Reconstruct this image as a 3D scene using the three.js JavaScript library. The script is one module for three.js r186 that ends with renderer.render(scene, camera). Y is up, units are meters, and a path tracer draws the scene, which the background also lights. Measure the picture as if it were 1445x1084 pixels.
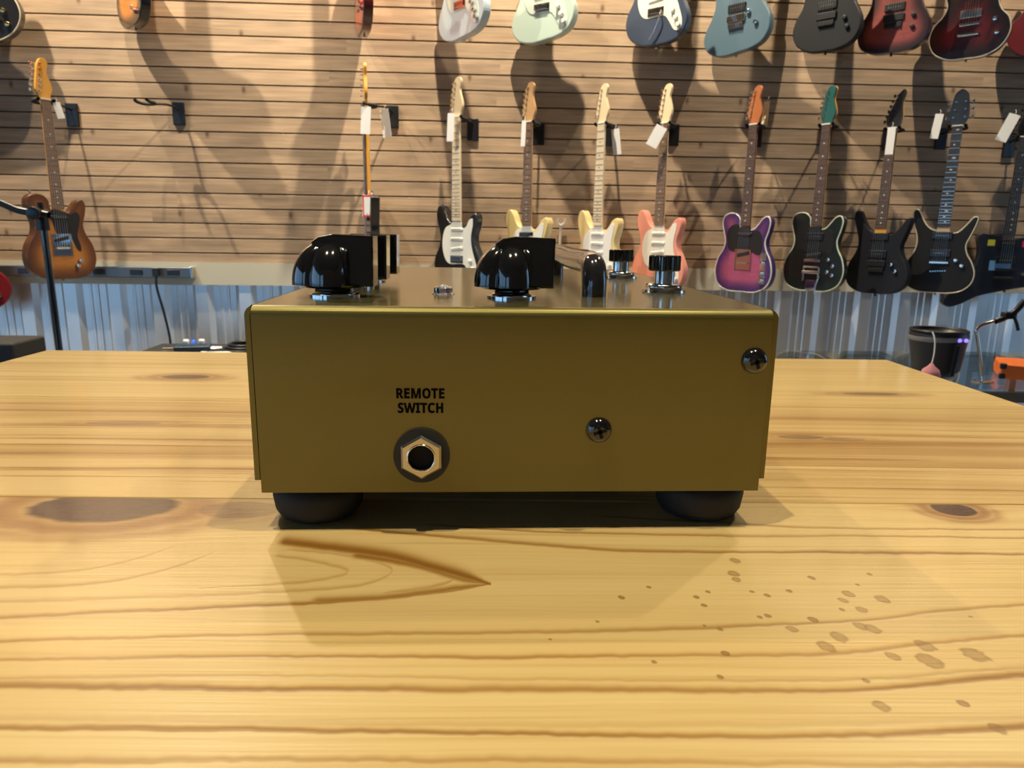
import * as THREE from 'three';
import { mergeGeometries } from 'three/addons/utils/BufferGeometryUtils.js';
import { RoundedBoxGeometry } from 'three/addons/geometries/RoundedBoxGeometry.js';
import { FontLoader } from 'three/addons/loaders/FontLoader.js';
import { TextGeometry } from 'three/addons/geometries/TextGeometry.js';

// ---------------------------------------------------------------- camera, sky, lights, exposure
const DEG = Math.PI / 180;
const EYE = 0.8445, TABLE_Y = 0.75, WALL_Z = -3.7;
const scene = new THREE.Scene();
scene.background = new THREE.Color().setRGB(1.0, 1.9, 3.0);
const camera = new THREE.PerspectiveCamera(2 * Math.atan(542 / 1000) / DEG, 1445 / 1084, 0.01, 60);
camera.position.set(0, EYE, 0);
camera.rotation.order = 'YXZ';
camera.rotation.set(-12.2 * DEG, -3 * DEG, 0.83 * DEG);
camera.focus = 0.25; camera.userData.fStop = 42;
const renderer = new THREE.WebGLRenderer();
renderer.toneMapping = THREE.LinearToneMapping;
renderer.toneMappingExposure = 0.72;
renderer.shadowMap.enabled = true;
// the shop's spotlights: [x, y, z, aim x, aim y, aim z, candela]
const WALL_SPOTS = [
  [-2.35, 3.42, -2.92, -2.2, 1.3, -3.7, 46],
  [-1.6, 3.42, -2.88, -1.2, 1.3, -3.7, 18],
  [0.17, 3.42, -2.95, 0.3, 1.3, -3.7, 54],
  [2.5, 3.42, -2.9, 2.2, 1.3, -3.7, 25],
];
const ROOM_SPOTS = [
  [-1.2, 3.4, -2.6, -0.1, 0.75, -0.3, 17],
  [1.95, 3.4, -2.2, 0.1, 0.75, -0.3, 13],
  [-0.5, 3.4, 0.1, -0.05, 0.75, -0.25, 18],
  [0.6, 3.4, -0.1, 0.1, 0.75, -0.3, 16],
];
const WARM = new THREE.Color().setRGB(1.0, 0.86, 0.64);

// ---------------------------------------------------------------- helpers
let seed = 7;
const rnd = () => { seed = (seed * 1664525 + 1013904223) >>> 0; return seed / 4294967296; };
const used = {};
function numbered(n) { if (!(n in used)) { used[n] = 0; return n; } used[n]++; return n + '_' + String(used[n]).padStart(3, '0'); }
const V = (x, y, z) => new THREE.Vector3(x, y, z);
const rgb = (r, g, b) => new THREE.Color().setRGB(r, g, b);
const hex = (h) => new THREE.Color(h);
function mat(color, roughness = 0.5, metalness = 0, extra = {}) { return new THREE.MeshPhysicalMaterial({ color, roughness, metalness, ...extra }); }
function mesh(name, geo, m, parent) {
  const list = (Array.isArray(geo) ? geo : [geo]).map((g) => { const c = g.index ? g.toNonIndexed() : g; for (const k of Object.keys(c.attributes)) if (!['position', 'normal', 'uv'].includes(k)) c.deleteAttribute(k); return c; });
  const o = new THREE.Mesh(list.length > 1 ? mergeGeometries(list) : list[0], m);
  o.name = name; o.castShadow = o.receiveShadow = true;
  if (parent) parent.add(o);
  if (['frets', 'inlays', 'strings', 'pole_pieces'].includes(name)) o.userData.kind = 'stuff';
  return o;
}
function thing(name, label, category, pos = [0, 0, 0], ry = 0, group) {
  const o = new THREE.Group(); o.name = numbered(name); o.position.set(...pos); o.rotation.y = ry;
  o.userData = { label, category }; if (group) o.userData.group = group;
  scene.add(o); return o;
}
function structure(name, label, category) { const o = new THREE.Group(); o.name = name; o.userData = { kind: 'structure', label, category }; scene.add(o); return o; }
function box(w, h, d, x = 0, y = 0, z = 0, r = 0) { const g = r ? new RoundedBoxGeometry(w, h, d, 2, Math.min(r, w / 2.01, h / 2.01, d / 2.01)) : new THREE.BoxGeometry(w, h, d); g.translate(x, y, z); return g; }
function cyl(r0, r1, h, x = 0, y = 0, z = 0, axis = 'y', n = 24) { const g = new THREE.CylinderGeometry(r1, r0, h, n); if (axis === 'z') g.rotateX(Math.PI / 2); if (axis === 'x') g.rotateZ(-Math.PI / 2); g.translate(x, y, z); return g; }
function tube(pts, r, seg = 24, rad = 10, closed = false) { return new THREE.TubeGeometry(new THREE.CatmullRomCurve3(pts.map((p) => V(...p)), closed, 'centripetal'), seg, r, rad, closed); }
function lathe(pts, n = 36) { return new THREE.LatheGeometry(pts.map((p) => new THREE.Vector2(...p)), n); }
function smoothShape(pts, n = 110) { const c = new THREE.CatmullRomCurve3(pts.map((p) => V(p[0], p[1], 0)), true, 'centripetal'); return new THREE.Shape(c.getPoints(n).slice(0, -1).map((p) => new THREE.Vector2(p.x, p.y))); }
function polyShape(pts) { return new THREE.Shape(pts.map((p) => new THREE.Vector2(...p))); }
function extr(shape, depth, bevel = 0, z = 0, bs = 2) { const g = new THREE.ExtrudeGeometry(shape, { depth: depth - 2 * bevel, bevelEnabled: bevel > 0, bevelThickness: bevel, bevelSize: bevel, bevelOffset: -bevel, bevelSegments: bs, curveSegments: 10 }); g.translate(0, 0, z + bevel); return g; }
// value noise
const P = new Float32Array(65536); for (let i = 0; i < 65536; i++) P[i] = rnd();
const at = (i, j) => P[((i & 255) << 8) | (j & 255)];
function vn(x, y) { const i = Math.floor(x), j = Math.floor(y); let a = x - i, b = y - j; a = a * a * (3 - 2 * a); b = b * b * (3 - 2 * b); return (at(i, j) * (1 - a) + at(i + 1, j) * a) * (1 - b) + (at(i, j + 1) * (1 - a) + at(i + 1, j + 1) * a) * b; }
function fbm(x, y, o = 4) { let s = 0, a = 0.5; for (let k = 0; k < o; k++) { s += a * vn(x, y); x = x * 2.03 + 17; y = y * 2.03 + 31; a *= 0.5; } return s / (1 - 2 * a * 1); }
const clamp = (v, a = 0, b = 1) => Math.min(b, Math.max(a, v));
const sstep = (a, b, v) => { const t = clamp((v - a) / (b - a)); return t * t * (3 - 2 * t); };
function dataTex(w, h, fn, srgb = true, wrap = THREE.ClampToEdgeWrapping) {
  const d = new Uint8Array(w * h * 4);
  for (let j = 0; j < h; j++) for (let i = 0; i < w; i++) { const c = fn((i + 0.5) / w, (j + 0.5) / h); const k = 4 * (j * w + i); d[k] = clamp(c[0]) * 255; d[k + 1] = clamp(c[1]) * 255; d[k + 2] = clamp(c[2]) * 255; d[k + 3] = 255; }
  const t = new THREE.DataTexture(d, w, h); t.magFilter = t.minFilter = THREE.LinearFilter; t.wrapS = t.wrapT = wrap;
  if (srgb) t.colorSpace = THREE.SRGBColorSpace; t.needsUpdate = true; return t;
}
const mix3 = (a, b, t) => [a[0] + (b[0] - a[0]) * t, a[1] + (b[1] - a[1]) * t, a[2] + (b[2] - a[2]) * t];

// ---------------------------------------------------------------- shared materials
const M = {
  chrome: mat(rgb(0.8, 0.8, 0.8), 0.08, 1), darkChrome: mat(rgb(0.22, 0.21, 0.2), 0.1, 1), nickel: mat(rgb(0.62, 0.6, 0.56), 0.22, 1), gold: mat(rgb(0.85, 0.6, 0.22), 0.2, 1),
  black: mat(rgb(0.012, 0.012, 0.014), 0.35), blackGloss: mat(rgb(0.008, 0.008, 0.009), 0.12, 0, { clearcoat: 1, clearcoatRoughness: 0.06 }), blackMetal: mat(rgb(0.02, 0.02, 0.022), 0.4, 0.3), rubber: mat(rgb(0.012, 0.012, 0.014), 0.75),
  white: mat(rgb(0.78, 0.78, 0.74), 0.35), cream: mat(rgb(0.75, 0.66, 0.44), 0.35), paper: mat(rgb(0.82, 0.82, 0.82), 0.8), steel: mat(rgb(0.55, 0.55, 0.55), 0.3, 1),
  string: mat(rgb(0.6, 0.58, 0.54), 0.3, 1), pearl: mat(rgb(0.72, 0.72, 0.7), 0.3),
};

// ---------------------------------------------------------------- room shell
const RX0 = -4.6, RX1 = 4.9, RZ1 = 4.6, CEIL = 3.62;
{
  const floorTex = dataTex(256, 256, (u, v) => { const n = fbm(u * 40, v * 40, 4), s = fbm(u * 6 + 3, v * 6, 3); const k = 0.36 + 0.12 * n + 0.1 * s; return [k, k * 0.95, k * 0.88]; });
  const f = structure('floor', 'grey sealed concrete shop floor', 'floor'); mesh('slab', box(RX1 - RX0 + 0.4, 0.15, RZ1 - WALL_Z + 0.4, (RX0 + RX1) / 2, -0.075, (RZ1 + WALL_Z) / 2), mat(rgb(1, 1, 1), 0.16, 0, { map: floorTex }), f);
  const c = structure('ceiling', 'dark painted shop ceiling', 'ceiling'); mesh('slab', box(RX1 - RX0 + 0.4, 0.15, RZ1 - WALL_Z + 0.4, (RX0 + RX1) / 2, CEIL + 0.075, (RZ1 + WALL_Z) / 2), mat(rgb(0.2, 0.19, 0.17), 0.9), c);
  const wallM = mat(rgb(0.42, 0.38, 0.32), 0.85);
  // a wall with one window opening, its frame and pane; along x (rear) or z (sides)
  function windowWall(name, label, n, a0, a1, w0, w1, y0, y1, put, bars) {
    const s = structure(name, label, 'wall');
    const pc = [[a0, a1, 0, y0], [a0, a1, y1, CEIL], [a0, w0, y0, y1], [w1, a1, y0, y1]].map(([p, q, r, t]) => put(p, q, r, t, 0.2, 0.1));
    mesh('wall_board', pc, wallM, s);
    const w = structure('window_' + n, 'shop window letting in blue daylight', 'window');
    const fr = [put(w0, w1, y0, y0 + 0.06, 0.1, 0.1), put(w0, w1, y1 - 0.06, y1, 0.1, 0.1), put(w0, w0 + 0.06, y0, y1, 0.1, 0.1), put(w1 - 0.06, w1, y0, y1, 0.1, 0.1)];
    for (let k = 1; k < bars; k++) { const p = w0 + (w1 - w0) * k / bars; fr.push(put(p - 0.03, p + 0.03, y0, y1, 0.08, 0.1)); }
    mesh('window_frame', fr, M.blackMetal, w);
    const glass = mat(rgb(1, 1, 1), 0, 0, { transmission: 1, thickness: 0, ior: 1.45 });
    for (let k = 0; k < bars; k++) mesh('pane', put(w0 + (w1 - w0) * k / bars, w0 + (w1 - w0) * (k + 1) / bars, y0, y1, 0.004, 0.1), glass, w);
  }
  windowWall('wall_rear', 'painted rear wall around the shop windows', 1, RX0 - 0.2, RX1 + 0.2, -4.35, -2.3, 0.06, 2.5, (p, q, r, t, d, o) => box(q - p, t - r, d, (p + q) / 2, (r + t) / 2, RZ1 + o), 2);
  windowWall('wall_left', 'painted left wall with a shop window', 2, WALL_Z - 0.2, RZ1, -1.6, 4.2, 0.06, 2.4, (p, q, r, t, d, o) => box(d, t - r, q - p, RX0 - o, (r + t) / 2, (p + q) / 2), 3);
  windowWall('wall_right', 'painted right wall with a shop window', 3, WALL_Z - 0.2, RZ1, -2.3, -0.5, 0.06, 2.4, (p, q, r, t, d, o) => box(d, t - r, q - p, RX1 + o, (r + t) / 2, (p + q) / 2), 3);
  const g = structure('ground', 'pale paving outside the shop', 'ground'); mesh('paving', box(60, 0.1, 60, 0, -0.22, 0), mat(rgb(0.3, 0.31, 0.32), 0.9), g);
}
// slat wall: boards with dark grooves between
const SLAT = 0.0727, GROOVE0 = 0.7135, TRIM_Y = 0.667;
{
  const slatTex = dataTex(1024, 256, (u, v) => {
    const w = fbm(u * 5, v * 7, 3) * 0.5;
    const streak = fbm(u * 7 + 40, (v + w * 0.05) * 70, 4), fine = fbm(u * 26 + 9, v * 190, 3), patch = fbm(u * 11 + 3, v * 9 + 70, 3);
    const k = 0.585 + 0.13 * (streak - 0.5) + 0.09 * (fine - 0.5) + 0.16 * (patch - 0.5);
    let c = [k * 1.15, k * 0.98, k * 0.80];
    const kx = (u * 9) % 1 - 0.5, ky = ((v * 5) % 1) - 0.5, id = at(Math.floor(u * 9), Math.floor(v * 5));
    if (id > 0.8) { const d = Math.hypot(kx * 22, ky * 5.6); c = mix3(c, [0.3, 0.2, 0.13], Math.exp(-d * d * 2) * 0.7); }
    return c;
  }, true, THREE.RepeatWrapping);
  const sm = mat(rgb(1, 1, 1), 0.62, 0, { map: slatTex });
  const grooveM = mat(rgb(0.12, 0.075, 0.045), 0.8);
  const w = structure('wall_back', 'brown wood-grain slatwall with dark horizontal grooves', 'wall');
  mesh('backing_board', box(RX1 - RX0 + 0.4, CEIL - TRIM_Y, 0.1, (RX0 + RX1) / 2, (CEIL + TRIM_Y) / 2, WALL_Z - 0.063), grooveM, w);
  const g0 = 0.0068;
  const prof = (h) => polyShape([[0, 0.001], [0.001, 0], [0.012, 0], [0.012, h], [0.001, h], [0, h - 0.001]]);
  const L = RX1 - RX0;
  function slat(y0, y1, k) {
    const g = new THREE.ExtrudeGeometry(prof(y1 - y0), { depth: L, bevelEnabled: false }); // profile x = depth from the face, extruded along the wall
    g.rotateY(Math.PI / 2); g.translate(0, 0, 0);
    const p = g.attributes.position, uv = g.attributes.uv; const du = at(k * 7, 3) * 3, dv = at(k * 5, 11);
    for (let i = 0; i < p.count; i++) uv.setXY(i, p.getX(i) / 2.44 + du, (p.getY(i) + p.getZ(i)) / 0.62 + dv);
    const m = mesh('slat', g, sm, w); m.position.set(RX0, y0, WALL_Z);
  }
  slat(TRIM_Y + 0.001, GROOVE0 - g0 / 2, 0);
  for (let k = 0; GROOVE0 + k * SLAT < CEIL - 0.02; k++) slat(GROOVE0 + k * SLAT + g0 / 2, Math.min(GROOVE0 + (k + 1) * SLAT - g0 / 2, CEIL - 0.004), k + 1);
  const t = structure('trim_1', 'pale cream board between the slatwall and the metal wainscot', 'trim');
  mesh('trim_board', box(L, 0.113, 0.018, (RX0 + RX1) / 2, TRIM_Y - 0.0565, WALL_Z - 0.002), mat(rgb(0.55, 0.52, 0.42), 0.6), t);
  const low = structure('wall_back_lower', 'ribbed bare metal wainscot below the slatwall', 'wall');
  mesh('backing_board', box(L + 0.4, TRIM_Y, 0.1, (RX0 + RX1) / 2, TRIM_Y / 2, WALL_Z - 0.085), mat(rgb(0.2, 0.2, 0.2), 0.9), low);
  const metal = mat(rgb(0.74, 0.74, 0.74), 0.33, 0.72);
  const pitch = 0.2175, base = -2.05;
  const unit = [[-0.052, 0], [-0.03, 0.026], [0.03, 0.026], [0.052, 0], [0.083, 0], [0.087, 0.004], [0.095, 0.004], [0.099, 0], [0.118, 0], [0.122, 0.004], [0.13, 0.004], [0.134, 0]];
  for (let k0 = -12; k0 < 33; k0 += 4) {
    const top = [];
    for (let k = k0; k < k0 + 4; k++) for (const [x, z] of unit) top.push([base + k * pitch + x, z]);
    top.push([base + (k0 + 4) * pitch - 0.053, 0]);
    const a = top[0][0], b = top[top.length - 1][0]; if (b < RX0 || a > RX1) continue;
    const sh = polyShape([...top.map(([x, z]) => [x, -z]), [b, 0.002], [a, 0.002]].reverse());
    const g = new THREE.ExtrudeGeometry(sh, { depth: 0.556, bevelEnabled: false }); g.rotateX(-Math.PI / 2); // shape y -> -z
    g.scale(1, 1, 1);
    const m = mesh('metal_panel', g, metal, low); m.position.set(0, 0, WALL_Z - 0.03);
  }
}

// ---------------------------------------------------------------- ceiling spotlights
{
  const lens = mat(rgb(1, 1, 1), 0.4, 0, { emissive: WARM, emissiveIntensity: 6 });
  function spot([x, y, z, ax, ay, az, cd], label, angle) {
    const t = thing('track_spotlight', label, 'spotlight', [x, y, z], 0, label);
    const d = V(ax - x, ay - y, az - z).normalize(), q = new THREE.Quaternion().setFromUnitVectors(V(0, -1, 0), d);
    const put = (o) => { o.quaternion.copy(q); return o; };
    put(mesh('lamp_housing', lathe([[0.0, 0.1], [0.035, 0.1], [0.04, 0.09], [0.045, 0.0], [0.042, 0.0], [0.036, 0.08], [0, 0.08]].map((p) => [p[0], p[1]])), M.black, t));
    put(mesh('lamp_lens', cyl(0.036, 0.036, 0.004, 0, 0.012, 0), lens, t));
    mesh('stem', cyl(0.008, 0.008, CEIL - 0.06 - y - 0.07, 0, 0.07 + (CEIL - 0.06 - y - 0.07) / 2, 0), M.black, t);
    const l = new THREE.SpotLight(WARM, cd, 0, angle, 0.5, 2); l.castShadow = true; l.shadow.radius = 1.2; l.shadow.mapSize.set(1024, 1024); l.name = 'spot_light';
    l.position.copy(d.clone().multiplyScalar(0.012)); t.add(l); l.target = new THREE.Object3D(); l.target.name = 'spot_aim'; l.target.position.set(ax - x, ay - y, az - z); t.add(l.target);
  }
  for (const s of WALL_SPOTS) spot(s, 'black track spotlight on the rail beside the slatwall', 0.98);
  for (const s of ROOM_SPOTS) spot(s, 'black track spotlight on the rails above the wooden table', 0.62);
  for (const [z, n] of [[-2.95, 'beside the slatwall'], [-2.4, 'ahead of the wooden table'], [0.0, 'above the near end of the wooden table']]) { const t = thing('track_rail', 'black lighting rail on the ceiling ' + n, 'lighting rail', [0, CEIL - 0.06, z]); mesh('rail', box(7, 0.05, 0.04, 0, 0.03, 0, 0.004), M.black, t); }
}

// ---------------------------------------------------------------- wooden table
const J1 = 0.2393, PW = 0.1513, TX0 = -0.347, TX1 = 0.302;
{
  const TH = 0.04;
  const t = thing('wooden_table', 'small glossy yellow pine table of wide knotty planks', 'table', [0, 0, 0], -2 * DEG);
  // drawn grain of the plank under the pedal: [points u,v], half width, strength
  const curves = [
    [[[-.347, .150], [-.22, .156], [-.1221, .1597], [-.0976, .1621], [-.0551, .1663], [-.0286, .1698], [-.015, .1733], [-.0019, .1777]], .0011, .75],
    [[[-.347, .138], [-.1151, .1495], [-.0591, .1522], [.0031, .1537], [.029, .155], [.0556, .1568], [.0927, .1604], [.1132, .1643], [.1387, .1681], [.302, .184]], .0009, .62],
    [[[-.347, .134], [-.1101, .1422], [-.0562, .1436], [.003, .1438], [.0355, .1447], [.077, .1457], [.0952, .1487], [.128, .1535], [.302, .17]], .0008, .66],
    [[[-.347, .13], [-.1056, .1356], [-.0537, .1366], [.0029, .1359], [.0413, .1356], [.0805, .1364], [.1185, .1405], [.302, .155]], .0008, .35],
    [[[-.347, .128], [-.1037, .1329], [-.0448, .132], [.0029, .1323], [.0555, .132], [.0787, .1327], [.0953, .1349], [.1166, .1379], [.302, .152]], .0011, .8],
    [[[-.347, .12], [-.0952, .1203], [-.0478, .1197], [.0027, .1187], [.0506, .1182], [.0715, .1186], [.1044, .1212], [.302, .13]], .0009, .85],
    [[[-.347, .1235], [-.0969, .1228], [-.0486, .122], [.0027, .1212], [.0518, .1215], [.1063, .1238], [.302, .134]], .0014, .25],
    [[[-.347, .111], [-.0892, .1115], [.0026, .1118], [.048, .1111], [.0968, .1107], [.302, .113]], .001, .5],
    [[[-.0690, .2045], [-.0567, .2013], [-.0331, .1949], [-.021, .1891], [-.0104, .1828], [-.002, .178]], .0031, 1.15],
    [[[-.045, .1955], [-.03, .1908], [-.02, .1863], [-.0104, .1810], [-.003, .1777]], .0024, .95],
    [[[-.05, .1680], [-.0286, .1706], [-.015, .1743], [-.0025, .1778]], .0018, .85],
    [[[-.0511, .2145], [-.0231, .2095], [.0125, .2029], [.0424, .1989], [.1009, .1988], [.1606, .1982], [.302, .197]], .0012, .8],
    [[[-.03, .2185], [.0084, .2128], [.0447, .2112], [.0786, .2102], [.1063, .2107], [.1693, .2101], [.302, .209]], .0009, .65],
    [[[.03, .226], [.0751, .2208], [.1091, .2168], [.1742, .2168], [.302, .215]], .0009, .65],
    [[[-.347, .168], [-.1319, .1741], [-.1059, .1775], [-.091, .1868], [-.0846, .196]], .001, .45],
    [[[-.347, .176], [-.15, .181], [-.118, .184], [-.104, .192], [-.098, .2]], .0012, .35],
    [[[-.068, .199], [-.045, .1945], [-.03, .186], [-.035, .178], [-.06, .1725], [-.1, .169], [-.2, .163]], .0013, .42],
    [[[-.068, .195], [-.052, .19], [-.042, .184], [-.05, .179], [-.08, .1745]], .001, .3],
    [[[-.019, .187], [-.012, .1815], [-.0185, .1755], [-.03, .1725]], .0011, .4],
    [[[-.347, .101], [-.05, .103], [.1, .104], [.302, .103]], .0009, .6],
    [[[-.347, .0945], [.302, .096]], .0009, .6],
  ];
  const cr = curves.map(([p, w, s]) => { const c = new THREE.CatmullRomCurve3(p.map((q) => V(q[0], q[1], 0)), false, 'centripetal').getPoints(48); return [c, w, s]; });
  const stains = [[.0701,.1929,.0016],[.0671,.185,.0017],[.0667,.1812,.0014],[.0528,.1714,.0009],[.0328,.171,.0009],[.0885,.1826,.001],[.0946,.1738,.0016],[.0917,.17,.0013],[.089,.1655,.0007],[.0942,.1655,.0015],[.1024,.1711,.0019],[.0722,.1726,.0008],[.0791,.175,.0009],[.0568,.1743,.0007],[.0537,.1672,.0007],[.0412,.1767,.0006],[.0723,.1561,.0014],[.0794,.1606,.0012],[.0824,.1528,.0021],[.0773,.1486,.002],[.0924,.1563,.0018],[.0899,.1576,.0016],[.1012,.1491,.0022],[.0986,.1431,.0027],[.1107,.1455,.0027],[.0792,.1272,.0016],[.0968,.1282,.0011],[.0802,.1358,.0007],[.0526,.1458,.001],[.051,.1575,.0005],[.0248,.1591,.0005],[.0686,.1622,.0009],[.0663,.1615,.0007],[.0126,.1512,.0004],[.1206,.1623,.0004],[.0987,.1207,.0014],[.0688,.1745,.0006],[.0354,.1423,.0006],[.0545,.156,.0008],[.0911,.1451,.0015],[.0997,.1788,.0006],[.1062,.1851,.0007],[.0487,.1369,.0007]];
  const light = [0.83, 0.73, 0.49], mid = [0.775, 0.655, 0.40], late = [0.52, 0.35, 0.11], knotC = [0.21, 0.125, 0.085];
  // knots [u, v, ru, rv, strength] per plank
  const planks = [
    { v0: J1 - PW, drawn: true, knots: [[-.135, .2305, .0265, .0145, 1], [.1615, .2345, .008, .0065, 1], [-.088, .229, .016, .008, .3]] },
    { v0: J1, fine: 1, knots: [[.1441, .3238, .012, .004, .45], [.1632, .3209, .012, .003, .3], [-.1835, .3372, .02, .004, .35], [-.09, .327, .012, .003, .25]] },
    { v0: J1 + PW, fine: 0.55, knots: [[-.2014, .4478, .017, .007, .8], [.2276, .4195, .02, .004, .55]] },
    { v0: J1 - 2 * PW, fine: 0.6, knots: [[-.05, 0, .02, .01, .8]] },
    { v0: J1 - 3 * PW, fine: 0.7, knots: [] },
  ];
  planks.forEach((pk, idx) => {
    const w = pk.drawn ? 2048 : 1024, h = pk.drawn ? 768 : 512, Lx = TX1 - TX0;
    const dark = new Float32Array(w * h);
    if (pk.drawn) for (const [c, hw, s] of cr) for (let i = 0; i < w; i++) { // where the ring crosses this column
      const u = TX0 + (i + 0.5) / w * Lx;
      for (let k = 0; k < c.length - 1; k++) {
        const a = c[k], b = c[k + 1]; if ((u - a.x) * (u - b.x) > 0 || a.x === b.x) continue;
        const vv = a.y + (b.y - a.y) * (u - a.x) / (b.x - a.x) + (vn(u * 90, idx * 9 + hw * 1e4) - 0.5) * 0.0005 + (vn(u * 420, 5 + hw * 1e4) - 0.5) * 0.0004;
        const ww = hw * (0.75 + 0.6 * vn(u * 25, 77 + s * 50)) * (c[c.length - 1].x > TX1 - 0.01 ? 1 : 1 - 0.75 * sstep(38, 48, k)), ss = s * (0.7 + 0.45 * vn(u * 18, 33 + s * 70)) * (c[0].x < TX0 + 0.01 ? 1 : sstep(0, 3, k + (u - a.x) / (b.x - a.x)));
        const j0 = Math.max(0, Math.floor((vv - 5 * ww - pk.v0) / PW * h)), j1 = Math.min(h - 1, Math.ceil((vv + 5 * ww - pk.v0) / PW * h));
        for (let j = j0; j <= j1; j++) { const e = (pk.v0 + (j + 0.5) / h * PW - vv) / ww; const f = e < 0 ? Math.exp(-e * e * 2.2) : Math.exp(-e * e * 0.35) * 0.4 + Math.exp(-e * e * 1.2) * 0.6; dark[j * w + i] = Math.max(dark[j * w + i], ss * f); }
      }
    }
    const bump = new Uint8Array(w * h * 4);
    const tex = dataTex(w, h, (a, b) => {
      const u = TX0 + a * Lx, v = pk.v0 + b * PW, i = Math.min(w - 1, Math.floor(a * w)), j = Math.min(h - 1, Math.floor(b * h));
      let vw = v + 0.010 * (fbm(u * 3.2 + idx * 9, v * 7, 3) - 0.5), near = 0, core = 0, ring = 0;
      for (const [ku, kv, ru, rv, s] of pk.knots) {
        const dx = (u - ku) / ru, dy = (v - kv) / rv, d = Math.hypot(dx, dy) + 0.18 * (fbm(u * 120, v * 200, 3) - 0.5);
        core = Math.max(core, s * (1 - sstep(0.82, 1.0, d)));
        const g = s * Math.exp(-d * d * 0.32); near = Math.max(near, g);
        ring = Math.max(ring, s * Math.exp(-Math.pow((d - 1.25) * 3, 2)) * 0.6, s * Math.exp(-Math.pow((d - 1.75) * 4, 2)) * 0.35 * (dy < 0 ? 1 : 0.5));
        vw += -Math.sign(dy || 1) * rv * 0.7 * Math.exp(-d * d * 0.16) * s;
      }
      let c = mix3(light, mid, clamp(0.15 + 0.9 * (fbm(u * 5 + idx * 31, vw * 60, 3) - 0.32)));
      const f1 = fbm(u * 6 + 5, vw * 420 + idx * 13, 3), f2 = fbm(u * 35 + 8, vw * 1500, 2), f3 = fbm(u * 2 + idx * 5, vw * 130 + 7, 2);
      let dk = pk.fine ? pk.fine * (0.5 * sstep(0.5, 0.85, f1) + 0.36 * sstep(0.5, 0.9, f3)) : 0.16 * sstep(0.5, 0.9, f1);
      dk += 0.10 * (f2 - 0.5) + 0.02;
      if (pk.fine) { const band = sstep(0.0, 0.05, b) * (1 - b); dk += idx === 1 ? 0.10 + 0.24 * sstep(0.78, 0.8, b) * (1 - sstep(0.8, 0.97, b)) : 0; if (idx === 2) dk -= 0; void band; }
      dk = Math.max(dk, dark[j * w + i]);
      c = mix3(c, late, clamp(dk + 0.35 * near * f1));
      c = mix3(c, [0.45, 0.26, 0.10], clamp(ring));
      c = mix3(c, mix3(knotC, [0.31, 0.20, 0.13], fbm(u * 260, v * 420, 3)), clamp(core * 0.95));
      if (pk.drawn) for (const [su, sv, r] of stains) { const dx = u - su, dy = v - sv; if (Math.abs(dx) > 2 * r || Math.abs(dy) > 3 * r) continue; const d = Math.hypot(dx * 0.95 + dy * 0.15, dy * 0.8) / r + 0.35 * (vn(u * 900, v * 900) - 0.5); c = mix3(c, [0.44, 0.31, 0.10], (r < .0013 ? 0.7 : 0.5) * (1 - sstep(0.75, 1.0, d)) * (0.75 + 0.35 * sstep(0.4, 0.9, d))); }
      const hgt = clamp(0.45 + 0.45 * clamp(dk) + 0.12 * f2 - 0.2 * core + 0.15 * fbm(u * 60, v * 90, 3));
      const k = 4 * (j * w + i); bump[k] = bump[k + 1] = bump[k + 2] = hgt * 255; bump[k + 3] = 255;
      return c;
    });
    const bt = new THREE.DataTexture(bump, w, h); bt.magFilter = bt.minFilter = THREE.LinearFilter; bt.needsUpdate = true;
    const m = mat(rgb(1, 1, 1), 0.42, 0, { map: tex, bumpMap: bt, bumpScale: 0.00045, clearcoat: 0.5, clearcoatRoughness: 0.1 });
    // cross-section with eased edges, run along the plank
    const e = 0.0006, g = new THREE.ExtrudeGeometry(polyShape([[0.0001, -TH], [PW - 0.0001, -TH], [PW - 0.0001, -e], [PW - e, 0], [e, 0], [0.0001, -e]]), { depth: Lx, bevelEnabled: false });
    g.rotateY(Math.PI / 2); // (x,y,z)->(z,y,-x): extrusion along +x, profile x becomes -z
    const p = g.attributes.position, uv = g.attributes.uv;
    for (let i = 0; i < p.count; i++) uv.setXY(i, p.getX(i) / Lx, clamp(-p.getZ(i) / PW + p.getY(i) * 0.3, 0.001, 0.999));
    const o = mesh('plank', g, m, t); o.position.set(TX0, TABLE_Y, -pk.v0);
  });
  const legM = mat(rgb(0.5, 0.34, 0.15), 0.5);
  const zF = -(J1 + 2 * PW), zN = -(J1 - 3 * PW);
  for (const x of [TX0 + 0.05, TX1 - 0.05]) for (const z of [zF + 0.05, zN - 0.05]) mesh('leg', box(0.05, TABLE_Y - TH, 0.05, x, (TABLE_Y - TH) / 2, z, 0.004), legM, t);
  for (const z of [zF + 0.05, zN - 0.05]) mesh('apron', box(TX1 - TX0 - 0.15, 0.08, 0.02, (TX0 + TX1) / 2, TABLE_Y - TH - 0.04, z), legM, t);
  for (const x of [TX0 + 0.05, TX1 - 0.05]) mesh('apron', box(0.02, 0.08, zN - zF - 0.15, x, TABLE_Y - TH - 0.04, (zF + zN) / 2), legM, t);
}

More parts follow.
